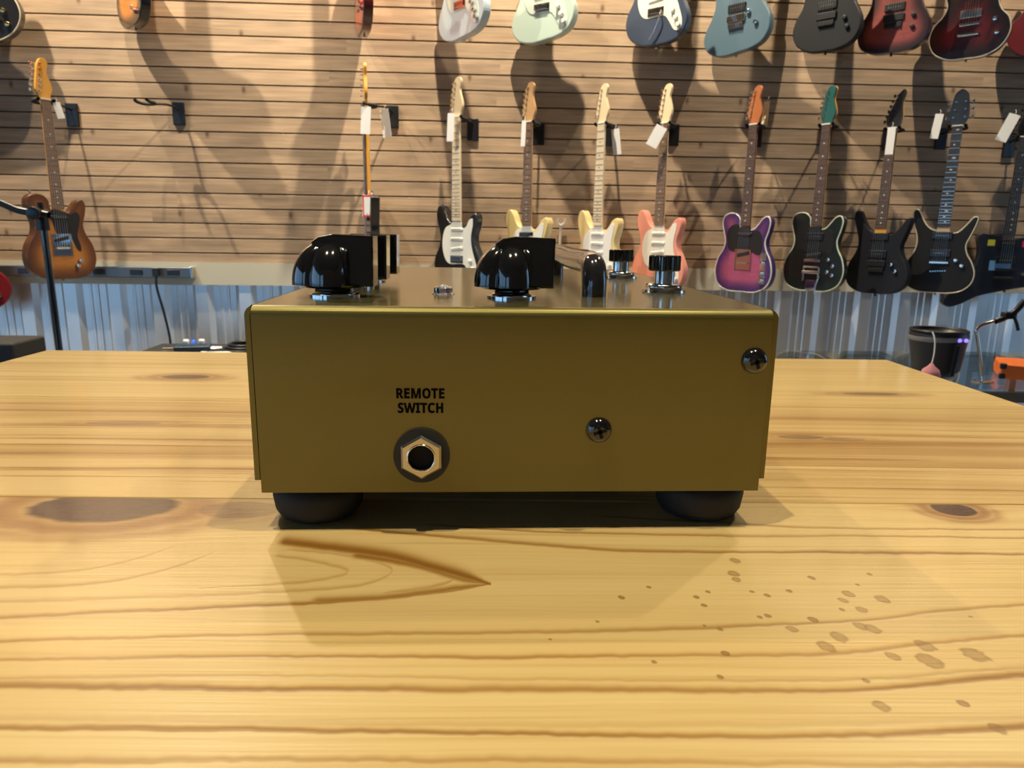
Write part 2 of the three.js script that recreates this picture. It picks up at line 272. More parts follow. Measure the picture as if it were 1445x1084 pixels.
// ---------------------------------------------------------------- gold effects pedal
const font = await new FontLoader().loadAsync('fonts/droid/droid_sans_bold.typeface.json');
{
  const FOOT = 0.0131, H = 0.0586, HW = 0.0817, FW = 0.0793, DEP = 0.236, T = 0.0016, R = 0.0032;
  const t = thing('effects_pedal', 'gold metal guitar effects pedal with black knobs and REMOTE SWITCH jack', 'effects pedal', [0.0124, TABLE_Y, -0.2135]);
  const goldTex = dataTex(256, 256, (u, v) => { const n = 0.90 + 0.16 * (fbm(u * 120, v * 120, 2) - 0.5); return [n, n, n]; }, false, THREE.RepeatWrapping);
  const goldM = mat(rgb(0.16, 0.137, 0.033), 0.4, 0.72, { clearcoat: 1, clearcoatRoughness: 0.13, bumpMap: goldTex, bumpScale: 0.00002 });
  const Y0 = FOOT;
  // front, top and back bent from one sheet: profile (depth, height) extruded across the width
  const arc = (cx, cy, r, a0, a1, n = 8) => Array.from({ length: n + 1 }, (_, i) => { const a = a0 + (a1 - a0) * i / n; return [cx + r * Math.cos(a), cy + r * Math.sin(a)]; });
  const PI = Math.PI;
  const prof = [[0, 0], ...arc(R, H - R, R, PI, PI / 2), ...arc(DEP - R, H - R, R, PI / 2, 0), [DEP, 0], [DEP - T, 0], ...arc(DEP - R, H - R, R - T, 0, PI / 2), ...arc(R, H - R, R - T, PI / 2, PI), [T, 0]];
  const g1 = new THREE.ExtrudeGeometry(polyShape(prof), { depth: 2 * FW, bevelEnabled: false }); g1.rotateY(PI / 2); g1.translate(-FW, Y0, 0);
  // front panel's own rounded lower corners, with small eased edges
  mesh('folded_cover', g1, goldM, t);
  for (const s of [-1, 1]) {
    const pr = [[FW + 0.0004, H], ...arc(HW - R, H - R, R, PI / 2, 0).filter((p) => p[0] > FW + 0.0004), [HW, 0.0035], [HW - T, 0.0035], [HW - T, H - R], [FW + 0.0004, H - T]].map(([x, y]) => [s * x, y]);
    if (s < 0) pr.reverse();
    const g = new THREE.ExtrudeGeometry(polyShape(pr), { depth: DEP - 0.0036, bevelEnabled: false }); g.translate(0, Y0, -DEP + 0.0018);
    mesh('side_panel', g, goldM, t);
  }
  mesh('base_plate', box(2 * FW - 0.002, 0.0015, DEP - 0.004, 0, Y0 + 0.0012, -DEP / 2), M.blackMetal, t);
  for (const x of [-0.0652, 0.0652]) for (const z of [-0.0165, -DEP + 0.0165]) { const g = lathe([[0, 0], [0.0105, 0], [0.0128, 0.001], [0.0143, 0.0035], [0.015, 0.008], [0.0148, FOOT + 0.0004], [0, FOOT + 0.0004]]); g.translate(x, 0, z); mesh('rubber_foot', g, M.rubber, t); }
  // lettering
  const ink = mat(rgb(0.003, 0.003, 0.003), 0.9, 0, { specularIntensity: 0.2 });
  for (const [s, y, w] of [['REMOTE', 0.0316, 0.0148], ['SWITCH', 0.027, 0.0140]]) {
    const g = new TextGeometry(s, { font, size: 0.0031, depth: 0.00012, curveSegments: 4, bevelEnabled: true, bevelThickness: 0.00001, bevelSize: 0.00009, bevelSegments: 1 }); g.computeBoundingBox();
    const b = g.boundingBox, k = w / (b.max.x - b.min.x); g.scale(k, 1, 1); g.translate(-0.0294 - w / 2 - b.min.x * k, Y0 + y - 0.001, -0.00002);
    mesh('printed_lettering', g, ink, t);
  }
  // jack: washer, hex nut, barrel
  {
    const x = -0.0292, y = Y0 + 0.0123;
    const ring = (r0, r1, d, n = 40) => { const s = new THREE.Shape(); s.absarc(0, 0, r1, 0, 2 * PI); const h = new THREE.Path(); h.absarc(0, 0, r0, 0, 2 * PI, true); s.holes.push(h); return new THREE.ExtrudeGeometry(s, { depth: d, bevelEnabled: false, curveSegments: n }); };
    const w = ring(0.0045, 0.0088, 0.0009); w.translate(x, y, 0); mesh('jack_washer', w, mat(rgb(0.012, 0.014, 0.015), 0.55), t);
    const n = lathe([[0.0046, 0], [0.00715, 0], [0.00715, 0.0015], [0.0064, 0.0023], [0.0046, 0.0023], [0.0046, 0]], 6).toNonIndexed(); n.computeVertexNormals(); n.rotateX(PI / 2); n.translate(x, y, 0.0009);
    mesh('jack_nut', n, M.nickel, t);
    const bar = lathe([[0.0039, -0.004], [0.0039, 0.0029], [0.0041, 0.0034], [0.0045, 0.0034], [0.0046, -0.002]], 40); bar.rotateX(PI / 2); bar.translate(x, y, 0); mesh('jack_barrel', bar, M.chrome, t);
    mesh('jack_socket', cyl(0.0039, 0.0039, 0.001, x, y, 0.0008, 'z'), mat(rgb(0.002, 0.002, 0.002), 0.9), t);
  }
  // cross-head screws
  function screw(x, y, z, parent, r = 0.0042, rotY = 0) {
    const g = lathe([[0, 0.00215], [0.0012, 0.00212], [0.0018, 0.0021], [0.0026, 0.0018], [0.0033, 0.0011], [0.0037, 0], [0, 0]].map(([a, b]) => [a * r / 0.0037, b * r / 0.0037])); g.rotateX(PI / 2); g.rotateY(rotY); g.translate(x, y, z);
    const s = mesh('screw', g, M.blackGloss, parent);
    const c = [box(0.0042, 0.0011, 0.0004, 0, 0, 0.00232), box(0.0011, 0.0042, 0.0004, 0, 0, 0.00232)]; for (const q of c) { q.rotateZ(0.3); q.rotateY(rotY); q.translate(x, y, z); } mesh('cross_slot', c, mat(rgb(0.001, 0.001, 0.001), 0.9), s);
  }
  screw(0.0264, Y0 + 0.0204, 0, t); screw(0.0743, Y0 + 0.0428, 0, t);
  const TOP = Y0 + H;
  // fluted pointer knobs
  function knob(x, z) {
    const nr = 18, na = 240, Rk = 0.0142, Hk = 0.0172, pos = [], idx = [];
    for (let i = 0; i <= nr; i++) { const a = i / nr * PI / 2, rr = Math.pow(Math.cos(a), 0.9), hh = Math.pow(Math.sin(a), 0.95); for (let j = 0; j <= na; j++) { const th = j / na * 2 * PI; const lobe = 0.81 + 0.19 * Math.pow(Math.abs(Math.cos((th - Math.PI / 6) * 3)), 0.65) + 0.02 * hh, cx = Rk * rr * lobe * Math.cos(th), lim = cx > 0.0062 ? 0.0060 : 1; pos.push(cx * (i === nr ? 0 : 1), 0.001 + hh * (Hk - 0.0022), clamp(Rk * rr * lobe * Math.sin(th), -lim, lim) * (i === nr ? 0 : 1)); } }
    for (let i = 0; i < nr; i++) for (let j = 0; j < na; j++) { const a = i * (na + 1) + j, b = a + na + 1; idx.push(a, b, a + 1, b, b + 1, a + 1); }
    const g = new THREE.BufferGeometry(); g.setAttribute('position', new THREE.Float32BufferAttribute(pos, 3)); g.setAttribute('uv', new THREE.Float32BufferAttribute(new Float32Array(pos.length / 3 * 2), 2)); g.setIndex(idx); g.computeVertexNormals(); g.translate(x, TOP + 0.0031, z);
    const k = mesh('knob', g, M.blackGloss, t);
    const under = cyl(0.0105, 0.0115, 0.001, x, TOP + 0.0037, z, 'y', 48);
    mesh('knob_base', under, M.blackGloss, k);
    const fs = polyShape([[-0.003, 0.0005], [0.0142, 0.0005], [0.0145, Hk + 0.0002], [0.001, Hk + 0.0006], [-0.0035, Hk - 0.0002], [-0.006, Hk - 0.002]]);
    const fin = extr(fs, 0.0124, 0.0008, -0.0062); fin.translate(x, TOP + 0.0031, z); mesh('pointer_fin', fin, M.blackGloss, k);
    const nut = lathe([[0, 0], [0.0078, 0], [0.0078, 0.0011], [0.0068, 0.0014], [0.0066, 0.0034], [0, 0.0034]], 6); nut.computeVertexNormals(); nut.translate(x, TOP, z); mesh('knob_nut', nut, M.chrome, k);
    const ws = cyl(0.0086, 0.0086, 0.0007, x, TOP + 0.00035, z, 'y', 40); mesh('knob_washer', ws, M.chrome, k);
  }
  for (const z of [-0.035, -0.071, -0.107]) knob(-0.0612, z);
  knob(0.0, -0.0355);
  // guard bar
  const hb = 0.0158, hr = 0.0046, hx = 0.0302;
  const bar = tube([[hx, TOP, -0.043], [hx, TOP + hb - hr - 0.006, -0.043], [hx, TOP + hb - hr - 0.0012, -0.0455], [hx, TOP + hb - hr, -0.051], [hx, TOP + hb - hr, -0.10], [hx, TOP + hb - hr, -0.165], [hx, TOP + hb - hr - 0.0012, -0.1705], [hx, TOP + hb - hr - 0.006, -0.173], [hx, TOP, -0.173]], hr, 90, 20);
  mesh('guard_bar', bar, mat(rgb(0.05, 0.05, 0.055), 0.16, 0.6, { clearcoat: 1, clearcoatRoughness: 0.05 }), t);
  // foot switches with fluted caps
  for (const z of [-0.066, -0.152]) {
    const x = 0.0618, s = new THREE.Shape(), n = 20; for (let k = 0; k < n * 4; k++) { const a = k / (n * 4) * 2 * PI, r = 0.0062 - (k % 4 > 1 ? 0.0005 : 0); k ? s.lineTo(r * Math.cos(a), r * Math.sin(a)) : s.moveTo(r, 0); }
    const cap = extr(s, 0.006, 0.0005, 0); cap.rotateX(-PI / 2); cap.translate(x, TOP + 0.0082, z); const fsw = mesh('foot_switch', cap, M.darkChrome, t);
    mesh('switch_collar', cyl(0.004, 0.004, 0.0084, x, TOP + 0.0042, z), M.chrome, fsw);
    const nut = lathe([[0, 0], [0.0073, 0], [0.0073, 0.0018], [0.006, 0.0026], [0, 0.0026]], 6); nut.translate(x, TOP + 0.0008, z); mesh('switch_nut', nut, M.chrome, fsw);
    mesh('switch_washer', cyl(0.0086, 0.0084, 0.0009, x, TOP + 0.00045, z, 'y', 40), M.chrome, fsw);
  }
  const lx = -0.0243, lz = -0.047;
  const led = mesh('indicator_bezel', (() => { const g = lathe([[0.0015, 0.001], [0.002, 0.0022], [0.003, 0.0022], [0.0034, 0.0016], [0.0034, 0], [0.0042, 0], [0.0042, -0.0004]]); g.translate(lx, TOP + 0.0004, lz); return g; })(), M.chrome, t);
  mesh('indicator_lens', (() => { const g = new THREE.SphereGeometry(0.0017, 16, 8, 0, 2 * PI, 0, PI / 2); g.translate(lx, TOP + 0.0018, lz); return g; })(), mat(rgb(0.7, 0.7, 0.7), 0.1, 0, { transmission: 0.6, thickness: 0.001 }), led);
}

// ---------------------------------------------------------------- guitars
const SHAPES = {
  strat: [[0, 0], [-.075, .006], [-.135, .042], [-.16, .10], [-.15, .155], [-.125, .20], [-.115, .24], [-.122, .28], [-.135, .32], [-.14, .36], [-.128, .393], [-.107, .398], [-.087, .375], [-.07, .34], [-.045, .318], [0, .312], [.04, .302], [.065, .318], [.09, .35], [.118, .36], [.13, .335], [.12, .29], [.108, .255], [.112, .215], [.135, .17], [.156, .12], [.154, .07], [.12, .022], [.06, .002]],
  tele: [[0, 0], [-.085, .004], [-.142, .036], [-.162, .095], [-.15, .16], [-.12, .21], [-.112, .25], [-.125, .30], [-.135, .34], [-.125, .374], [-.095, .388], [-.058, .383], [-.036, .36], [-.03, .32], [0, .312], [.03, .306], [.05, .312], [.072, .335], [.096, .363], [.12, .37], [.134, .347], [.128, .30], [.114, .25], [.123, .21], [.15, .16], [.162, .095], [.142, .036], [.085, .004]],
  super: [[0, 0], [-.08, .004], [-.138, .036], [-.158, .09], [-.145, .15], [-.118, .20], [-.108, .245], [-.115, .29], [-.132, .34], [-.142, .39], [-.134, .412], [-.118, .408], [-.098, .372], [-.075, .335], [-.045, .312], [0, .306], [.038, .296], [.065, .302], [.095, .335], [.125, .375], [.14, .374], [.138, .345], [.12, .285], [.106, .24], [.114, .20], [.14, .155], [.158, .10], [.148, .05], [.11, .014], [.055, .001]],
  offset: [[.02, .004], [-.06, -.004], [-.13, .016], [-.165, .065], [-.16, .115], [-.132, .17], [-.115, .225], [-.125, .285], [-.142, .335], [-.137, .375], [-.112, .388], [-.085, .36], [-.05, .32], [0, .312], [.04, .302], [.07, .325], [.1, .352], [.128, .345], [.132, .305], [.118, .26], [.118, .22], [.142, .18], [.164, .135], [.164, .085], [.138, .04], [.085, .014]],
  single: [[0, 0], [-.08, .005], [-.14, .04], [-.167, .10], [-.155, .16], [-.118, .205], [-.105, .245], [-.12, .295], [-.125, .34], [-.1, .38], [-.06, .385], [-.03, .365], [0, .35], [.03, .33], [.045, .305], [.075, .315], [.11, .345], [.125, .335], [.118, .29], [.105, .245], [.118, .205], [.155, .16], [.167, .10], [.14, .04], [.08, .005]],
  semi: [[0, 0], [-.1, .006], [-.175, .05], [-.207, .12], [-.185, .19], [-.145, .235], [-.135, .27], [-.15, .32], [-.16, .37], [-.14, .41], [-.1, .42], [-.06, .40], [-.035, .37], [0, .36], [.035, .37], [.06, .40], [.1, .42], [.14, .41], [.16, .37], [.15, .32], [.135, .27], [.145, .235], [.185, .19], [.207, .12], [.175, .05], [.1, .006]],
  angular: [[-.03, .03], [-.1, .01], [-.18, -.035], [-.235, -.05], [-.262, -.03], [-.25, .005], [-.19, .07], [-.145, .14], [-.125, .21], [-.128, .27], [-.14, .315], [-.125, .332], [-.08, .325], [-.04, .322], [0, .315], [.04, .31], [.08, .32], [.16, .37], [.23, .40], [.25, .38], [.21, .31], [.16, .24], [.15, .18], [.17, .12], [.19, .09], [.17, .07], [.1, .06], [.03, .045]],
};
const HEADS = {
  six: [[-.0215, 0], [-.027, .018], [-.036, .035], [-.036, .05], [-.027, .10], [-.018, .145], [-.002, .17], [.018, .172], [.028, .158], [.025, .138], [.02, .118], [.027, .09], [.036, .06], [.036, .04], [.028, .022], [.0215, 0]],
  pointed: [[-.0215, 0], [-.036, .03], [-.034, .048], [-.012, .10], [.016, .158], [.034, .172], [.04, .165], [.03, .11], [.036, .05], [.034, .03], [.0215, 0]],
  three: [[-.0215, 0], [-.038, .028], [-.041, .06], [-.034, .11], [-.026, .145], [0, .165], [.026, .145], [.034, .11], [.041, .06], [.038, .028], [.0215, 0]],
};
const WOODS = {
  maple: mat(rgb(0.68, 0.46, 0.2), 0.3, 0, { clearcoat: 0.5 }), paleMaple: mat(rgb(0.78, 0.62, 0.4), 0.35, 0, { clearcoat: 0.4 }), amber: mat(rgb(0.72, 0.36, 0.06), 0.3, 0, { clearcoat: 0.5 }), roasted: mat(rgb(0.4, 0.13, 0.045), 0.35, 0, { clearcoat: 0.4 }),
  tan: mat(rgb(0.5, 0.3, 0.14), 0.35, 0, { clearcoat: 0.4 }),
  rosewood: mat(rgb(0.085, 0.045, 0.03), 0.55), brown: mat(rgb(0.2, 0.12, 0.07), 0.5), ebony: mat(rgb(0.03, 0.026, 0.026), 0.5), mapleBoard: mat(rgb(0.8, 0.68, 0.5), 0.35, 0, { clearcoat: 0.4 }),
};
const bodyMesh = {};
function outline(name) { const c = new THREE.CatmullRomCurve3(SHAPES[name].map((p) => V(p[0], p[1], 0)), true, 'centripetal'); return c.getPoints(110).slice(0, -1); }
function bodyGeo(name) {
  if (bodyMesh[name]) return bodyMesh[name];
  const g = new THREE.ExtrudeGeometry(smoothShape(SHAPES[name]), { depth: 0.032, bevelEnabled: true, bevelThickness: 0.006, bevelSize: 0.006, bevelOffset: -0.006, bevelSegments: 4 }); g.translate(0, 0, -0.016);
  const p = g.attributes.position, uv = g.attributes.uv; for (let i = 0; i < p.count; i++) uv.setXY(i, (p.getX(i) + 0.28) / 0.56, (p.getY(i) + 0.06) / 0.5);
  return (bodyMesh[name] = g);
}
function burstTex(shape, inner, edge, width, dark) {
  const o = outline(shape);
  return dataTex(112, 100, (u, v) => {
    const x = u * 0.56 - 0.28, y = v * 0.5 - 0.06; let d = 1, ins = false;
    for (let i = 0, j = o.length - 1; i < o.length; j = i++) { const a = o[i], b = o[j], ex = b.x - a.x, ey = b.y - a.y, t = clamp(((x - a.x) * ex + (y - a.y) * ey) / (ex * ex + ey * ey)); d = Math.min(d, Math.hypot(x - a.x - ex * t, y - a.y - ey * t)); if ((a.y > y) !== (b.y > y) && x < (b.x - a.x) * (y - a.y) / (b.y - a.y) + a.x) ins = !ins; }
    if (!ins) d = 0; const g = 0.92 + 0.16 * fbm(x * 40, y * 300, 3);
    const c = mix3(edge, inner, sstep(0.004, width, d)); return dark ? mix3(c.map((q) => q * g), dark, 1 - sstep(0.0, 0.03, d)) : c.map((q) => q * g);
  });
}
function neckGeo(y0, w0, y1, w1, d) { // D-shaped neck, flat face at z = 0
  const n = 10, pos = [], idx = [];
  for (const [y, w] of [[y0, w0], [y1, w1]]) for (let k = 0; k <= n; k++) { const a = Math.PI * k / n; pos.push(w / 2 * Math.cos(a), y, -d * Math.sin(a)); }
  for (let k = 0; k < n; k++) idx.push(k, k + 1, n + 1 + k, k + 1, n + 2 + k, n + 1 + k);
  idx.push(0, n + 1, n, n, n + 1, 2 * n + 1);
  const g = new THREE.BufferGeometry(); g.setAttribute('position', new THREE.Float32BufferAttribute(pos, 3)); g.setAttribute('uv', new THREE.Float32BufferAttribute(new Float32Array(pos.length / 3 * 2), 2)); g.setIndex(idx);
  const q = g.toNonIndexed(); q.computeVertexNormals(); return q;
}
const NUT = 0.8, BR = 0.152, FR = 0.0275;
const boardGeo = extr(polyShape([[-0.028, 0.325], [0.028, 0.325], [0.0215, NUT], [-0.0215, NUT]]), 0.006, 0.0008, FR - 0.004);
const neckG = neckGeo(0.3, 0.056, NUT + 0.006, 0.043, 0.019); neckG.translate(0, 0, FR - 0.0042);
const wAt = (y) => 0.056 + (0.043 - 0.056) * (y - 0.325) / (NUT - 0.325);
const fretG = mergeGeometries(Array.from({ length: 21 }, (_, i) => { const y = NUT - 0.648 * (1 - Math.pow(2, -(i + 1) / 12)); return box(wAt(y) - 0.001, 0.0022, 0.0014, 0, y, FR + 0.0024); }));
const dotG = mergeGeometries([3, 5, 7, 9, 12, 15, 17, 19, 21].map((f) => { const y = NUT - 0.648 * (1 - (Math.pow(2, -f / 12) + Math.pow(2, -(f - 1) / 12)) / 2); return cyl(0.0034, 0.0034, 0.0006, 0, y, FR + 0.0022, 'z', 10); }));
const blockG = mergeGeometries([1, 3, 5, 7, 9, 12, 15, 17, 19, 21].map((f) => { const y = NUT - 0.648 * (1 - (Math.pow(2, -f / 12) + Math.pow(2, -(f - 1) / 12)) / 2); const s = 0.5 + 0.15 * (f % 3); return box(0.017 * s, 0.006, 0.0006, f % 4 === 1 ? 0.003 : -0.003, y, FR + 0.0022); }));
const stringsOf = (n) => mergeGeometries(Array.from({ length: n }, (_, i) => { const k = (i / (n - 1) - 0.5), x0 = k * 0.054, x1 = k * 0.036, y0 = BR, y1 = NUT; const g = cyl(0.0005, 0.0005, y1 - y0, 0, 0, 0, 'y', 5); g.rotateZ(-Math.atan2(x1 - x0, y1 - y0)); g.translate((x0 + x1) / 2, (y0 + y1) / 2, FR + 0.006); return g; }));
const STR6 = stringsOf(6), STR7 = stringsOf(7);
const nutG = box(0.043, 0.005, 0.007, 0, NUT + 0.001, FR + 0.0008);
const tunerL = mergeGeometries([cyl(0.0032, 0.0028, 0.016, 0, 0, 0.006, 'z', 10), cyl(0.0055, 0.0055, 0.002, 0, 0, 0.001, 'z', 12), cyl(0.002, 0.002, 0.02, -0.018, 0, -0.016, 'x', 8), box(0.01, 0.015, 0.006, -0.031, 0, -0.016, 0.0025)].map((g) => { const q = g.index ? g.toNonIndexed() : g; for (const k of Object.keys(q.attributes)) if (!['position', 'normal', 'uv'].includes(k)) q.deleteAttribute(k); return q; }));
const tunerR = tunerL.clone(); tunerR.rotateZ(Math.PI);
const singleG = box(0.083, 0.018, 0.012, 0, 0, 0, 0.006), humG = box(0.088, 0.036, 0.014, 0, 0, 0, 0.003), poleG = mergeGeometries(Array.from({ length: 6 }, (_, i) => cyl(0.0024, 0.0024, 0.002, (i / 5 - 0.5) * 0.052, 0, 0.0062, 'z', 8)));
const knobG = lathe([[0, 0.016], [0.0085, 0.016], [0.0095, 0.014], [0.0105, 0], [0, 0]], 16); knobG.rotateX(Math.PI / 2);
const guards = {
  strat: [[-.04, .308], [-.075, .292], [-.096, .24], [-.094, .18], [-.072, .132], [-.045, .118], [.045, .118], [.066, .098], [.1, .05], [.128, .05], [.134, .085], [.118, .14], [.096, .2], [.092, .25], [.104, .31], [.1, .335], [.082, .33], [.06, .298], [.035, .29], [.03, .318], [-.03, .318]],
  tele: [[-.036, .33], [-.07, .33], [-.1, .3], [-.098, .25], [-.085, .21], [-.05, .198], [.05, .198], [.07, .188], [.092, .19], [.1, .22], [.098, .26], [.08, .3], [.05, .302], [.03, .3], [.03, .32], [-.03, .32]],
  slim: [[-.03, .318], [-.03, .26], [-.01, .2], [.045, .19], [.07, .14], [.085, .128], [.09, .145], [.078, .2], [.09, .25], [.098, .29], [.085, .312], [.05, .3], [.03, .31]],
};
const guardG = {}; for (const k in guards) guardG[k] = extr(smoothShape(guards[k], 90), 0.0022, 0.0005, 0.022);
const HW = { chrome: M.chrome, black: M.blackMetal, gold: M.gold, nickel: M.nickel };
const solids = {};
function lacquer(c, rough = 0.12, coat = 1) { const k = c.getHexString() + rough + coat; return solids[k] || (solids[k] = mat(c, Math.max(rough, 0.1) + 0.2, 0, { clearcoat: coat, clearcoatRoughness: rough, specularIntensity: coat < 0.5 ? 0.5 : 1 })); }
function guitar(o) {
  const t = thing('electric_guitar', o.label, 'guitar', [o.x, o.y0, o.z ?? -3.54], o.ry * DEG, 'electric guitars hanging on the slatwall');
  t.rotation.order = 'YXZ'; t.rotation.z = (o.lean ?? 0) * DEG; if (o.back) t.rotation.x = o.back * DEG;
  const hw = HW[o.hardware ?? 'chrome'];
  let bm = o.burst ? mat(rgb(1, 1, 1), 0.35, 0, { map: burstTex(o.shape, ...o.burst), clearcoat: 1, clearcoatRoughness: 0.12 }) : lacquer(o.color, o.rough ?? 0.14, o.coat ?? 1);
  const body = mesh('body', bodyGeo(o.shape), bm, t);
  if (o.binding) mesh('binding', new THREE.TubeGeometry(new THREE.CatmullRomCurve3(outline(o.shape).map((p) => V(p.x * 0.988, 0.19 + (p.y - 0.19) * 0.99, 0.0195)), true), 140, 0.0032, 6, true), lacquer(o.binding, 0.2), body);
  if (o.guard) mesh('pickguard', guardG[o.guard[0]], lacquer(o.guard[1], o.guard[1].r < 0.1 ? 0.4 : 0.15, o.guard[1].r < 0.1 ? 0.4 : 1), t);
  mesh('neck', neckG, WOODS[o.neck ?? 'maple'], t);
  const fb = mesh('fretboard', boardGeo, WOODS[o.board ?? 'rosewood'], t);
  mesh('frets', fretG, M.nickel, fb);
  mesh('inlays', o.blocks ? blockG : dotG, o.board === 'mapleBoard' ? M.black : M.pearl, fb);
  mesh('nut', nutG, M.white, t);
  mesh('strings', o.seven ? STR7 : STR6, M.string, t);
  const hd = o.head ?? 'six', hg = extr(smoothShape(HEADS[hd], 60), 0.014, 0.0012, -0.009); hg.translate(0, NUT + 0.002, FR - 0.008);
  const hs = mesh('headstock', hg, o.headColor ? lacquer(o.headColor, 0.15) : WOODS[o.neck ?? 'maple'], t);
  if (o.headEdge) mesh('headstock_back', (() => { const g = extr(smoothShape(HEADS[hd], 60), 0.008, 0.001, -0.018); g.translate(0.0005, NUT + 0.002, FR - 0.008); return g; })(), WOODS[o.headEdge], hs);
  const hz = FR - 0.003;
  if (hd === 'three') for (let k = 0; k < 6; k++) { const m = mesh('tuning_peg', k < 3 ? tunerL : tunerR, hw, t); m.position.set((k < 3 ? -1 : 1) * (0.024 - 0.002 * (k % 3)), NUT + 0.04 + 0.036 * (k % 3), hz); }
  else for (let k = 0; k < 6; k++) { const m = mesh('tuning_peg', tunerL, hw, t); const f = k / 5; m.position.set(hd === 'six' ? -0.022 + 0.016 * f : -0.02 + 0.036 * f, NUT + 0.034 + 0.115 * f, hz); }
  const puC = o.pickupColor ?? M.black;
  const pu = (kind, y, rot = 0) => { const m = mesh('pickup', kind === 'H' ? humG : singleG, kind === 'H' && o.covers ? M.nickel : puC, t); m.position.set(0, y, 0.0235); m.rotation.z = rot; if (!(kind === 'H' && o.covers)) { const p = mesh('pole_pieces', poleG, M.steel, m); p.position.z = kind === 'H' ? 0.001 : 0; } };
  const lay = o.pickups ?? 'SSS';
  if (lay === 'SSS') { pu('S', 0.192, 0.12); pu('S', 0.238); pu('S', 0.284); }
  if (lay === 'HH') { pu('H', 0.198); pu('H', 0.284); }
  if (lay === 'HS') { pu('H', 0.195); pu('S', 0.284); }
  if (lay === 'T') { pu('S', 0.284); }
  if (lay === 'H') { pu('H', 0.195); }
  if (lay === 'SH') { pu('S', 0.18, 0.14); pu('H', 0.27); }
  const br = o.bridge ?? 'trem', fz = 0.022;
  if (br === 'trem') { const b = mesh('bridge', [box(0.084, 0.036, 0.004, 0, BR - 0.01, fz + 0.003, 0.001), ...Array.from({ length: 6 }, (_, i) => box(0.0095, 0.022, 0.007, (i / 5 - 0.5) * 0.055, BR - 0.008, fz + 0.008, 0.0015))], hw, t); if (o.arm) mesh('tremolo_arm', [tube([[0.03, BR - 0.01, fz + 0.008], [0.033, BR - 0.03, fz + 0.022], [0.01, BR - 0.09, fz + 0.02], [-0.02, BR - 0.13, fz + 0.015]], 0.0034, 20, 8)], hw, b); }
  if (br === 'floyd') mesh('bridge', [box(0.09, 0.03, 0.012, 0, BR, fz + 0.006, 0.002), box(0.075, 0.022, 0.01, 0, BR - 0.032, fz + 0.005, 0.002), ...Array.from({ length: 6 }, (_, i) => cyl(0.0035, 0.0035, 0.01, (i / 5 - 0.5) * 0.06, BR - 0.04, fz + 0.012, 'z', 8))], hw, t);
  if (br === 'tele') { const b = mesh('bridge', [box(0.088, 0.1, 0.003, 0, 0.16, fz + 0.002, 0.001), box(0.003, 0.1, 0.008, -0.043, 0.16, fz + 0.004), box(0.003, 0.1, 0.008, 0.043, 0.16, fz + 0.004), ...[-1, 0, 1].map((i) => cyl(0.0045, 0.0045, 0.02, i * 0.02, BR - 0.008, fz + 0.008, 'x', 10))], hw, t); mesh('bridge_pickup', (() => { const g = box(0.07, 0.02, 0.01, 0, 0, 0, 0.006); g.rotateZ(0.22); g.translate(0, 0.187, fz + 0.004); return g; })(), M.black, b); }
  if (br === 'tom') { mesh('bridge', box(0.085, 0.012, 0.01, 0, BR, fz + 0.007, 0.003), hw, t); mesh('tailpiece', o.through ? Array.from({ length: 7 }, (_, i) => cyl(0.003, 0.003, 0.003, (i / 6 - 0.5) * 0.062, BR - 0.045 + i * 0.0008, fz, 'z', 8)) : box(0.09, 0.014, 0.012, 0, BR - 0.045, fz + 0.007, 0.005), hw, t); }
  if (br === 'bigsby') { mesh('bridge', box(0.085, 0.012, 0.012, 0, BR, fz + 0.008, 0.003), hw, t); const b = mesh('vibrato_tailpiece', [cyl(0.009, 0.009, 0.085, 0, 0.095, fz + 0.014, 'x', 14), cyl(0.006, 0.006, 0.08, 0, 0.12, fz + 0.01, 'x', 12), box(0.01, 0.07, 0.01, -0.04, 0.085, fz + 0.007, 0.003), box(0.01, 0.07, 0.01, 0.04, 0.085, fz + 0.007, 0.003), box(0.05, 0.05, 0.005, 0, 0.03, fz + 0.004, 0.002)], hw, t); mesh('tremolo_arm', tube([[0.045, 0.09, fz + 0.02], [0.06, 0.075, fz + 0.04], [0.05, 0.02, fz + 0.045], [0.055, -0.035, fz + 0.04]], 0.0038, 20, 8), hw, b); }
  for (const [x, y, m] of o.knobs ?? [[.088, .135], [.105, .1], [.12, .068]]) { const k = mesh('control_knob', knobG, m ?? o.knobColor ?? hw, t); k.position.set(x, y, o.guard ? 0.024 : 0.0215); }
  if (o.plate) mesh('control_plate', box(0.03, 0.15, 0.002, 0.112, 0.12, 0.0228, 0.0008), hw, t);
  if (o.selector) { const s = mesh('selector_switch', [cyl(0.006, 0.006, 0.003, 0, 0, 0, 'z'), cyl(0.002, 0.0015, 0.016, 0, 0, 0.008, 'z', 8)], hw, t); s.position.set(o.selector[0], o.selector[1], 0.024); }
  for (const q of [[0, -0.004, 0], o.horn].filter(Boolean)) { const g = lathe([[0, 0.012], [0.006, 0.012], [0.007, 0.009], [0.004, 0.006], [0.005, 0], [0, 0]], 12); g.rotateZ(q[1] < 0.1 ? Math.PI : 0.6); g.translate(o.shape === 'angular' && q[1] < 0.1 ? 0.03 : q[0], (o.shape === 'angular' && q[1] < 0.1 ? 0.046 : q[1] + 0.004), 0); mesh('strap_button', g, hw, t); }
  o.extra?.(t);
  return t;
}
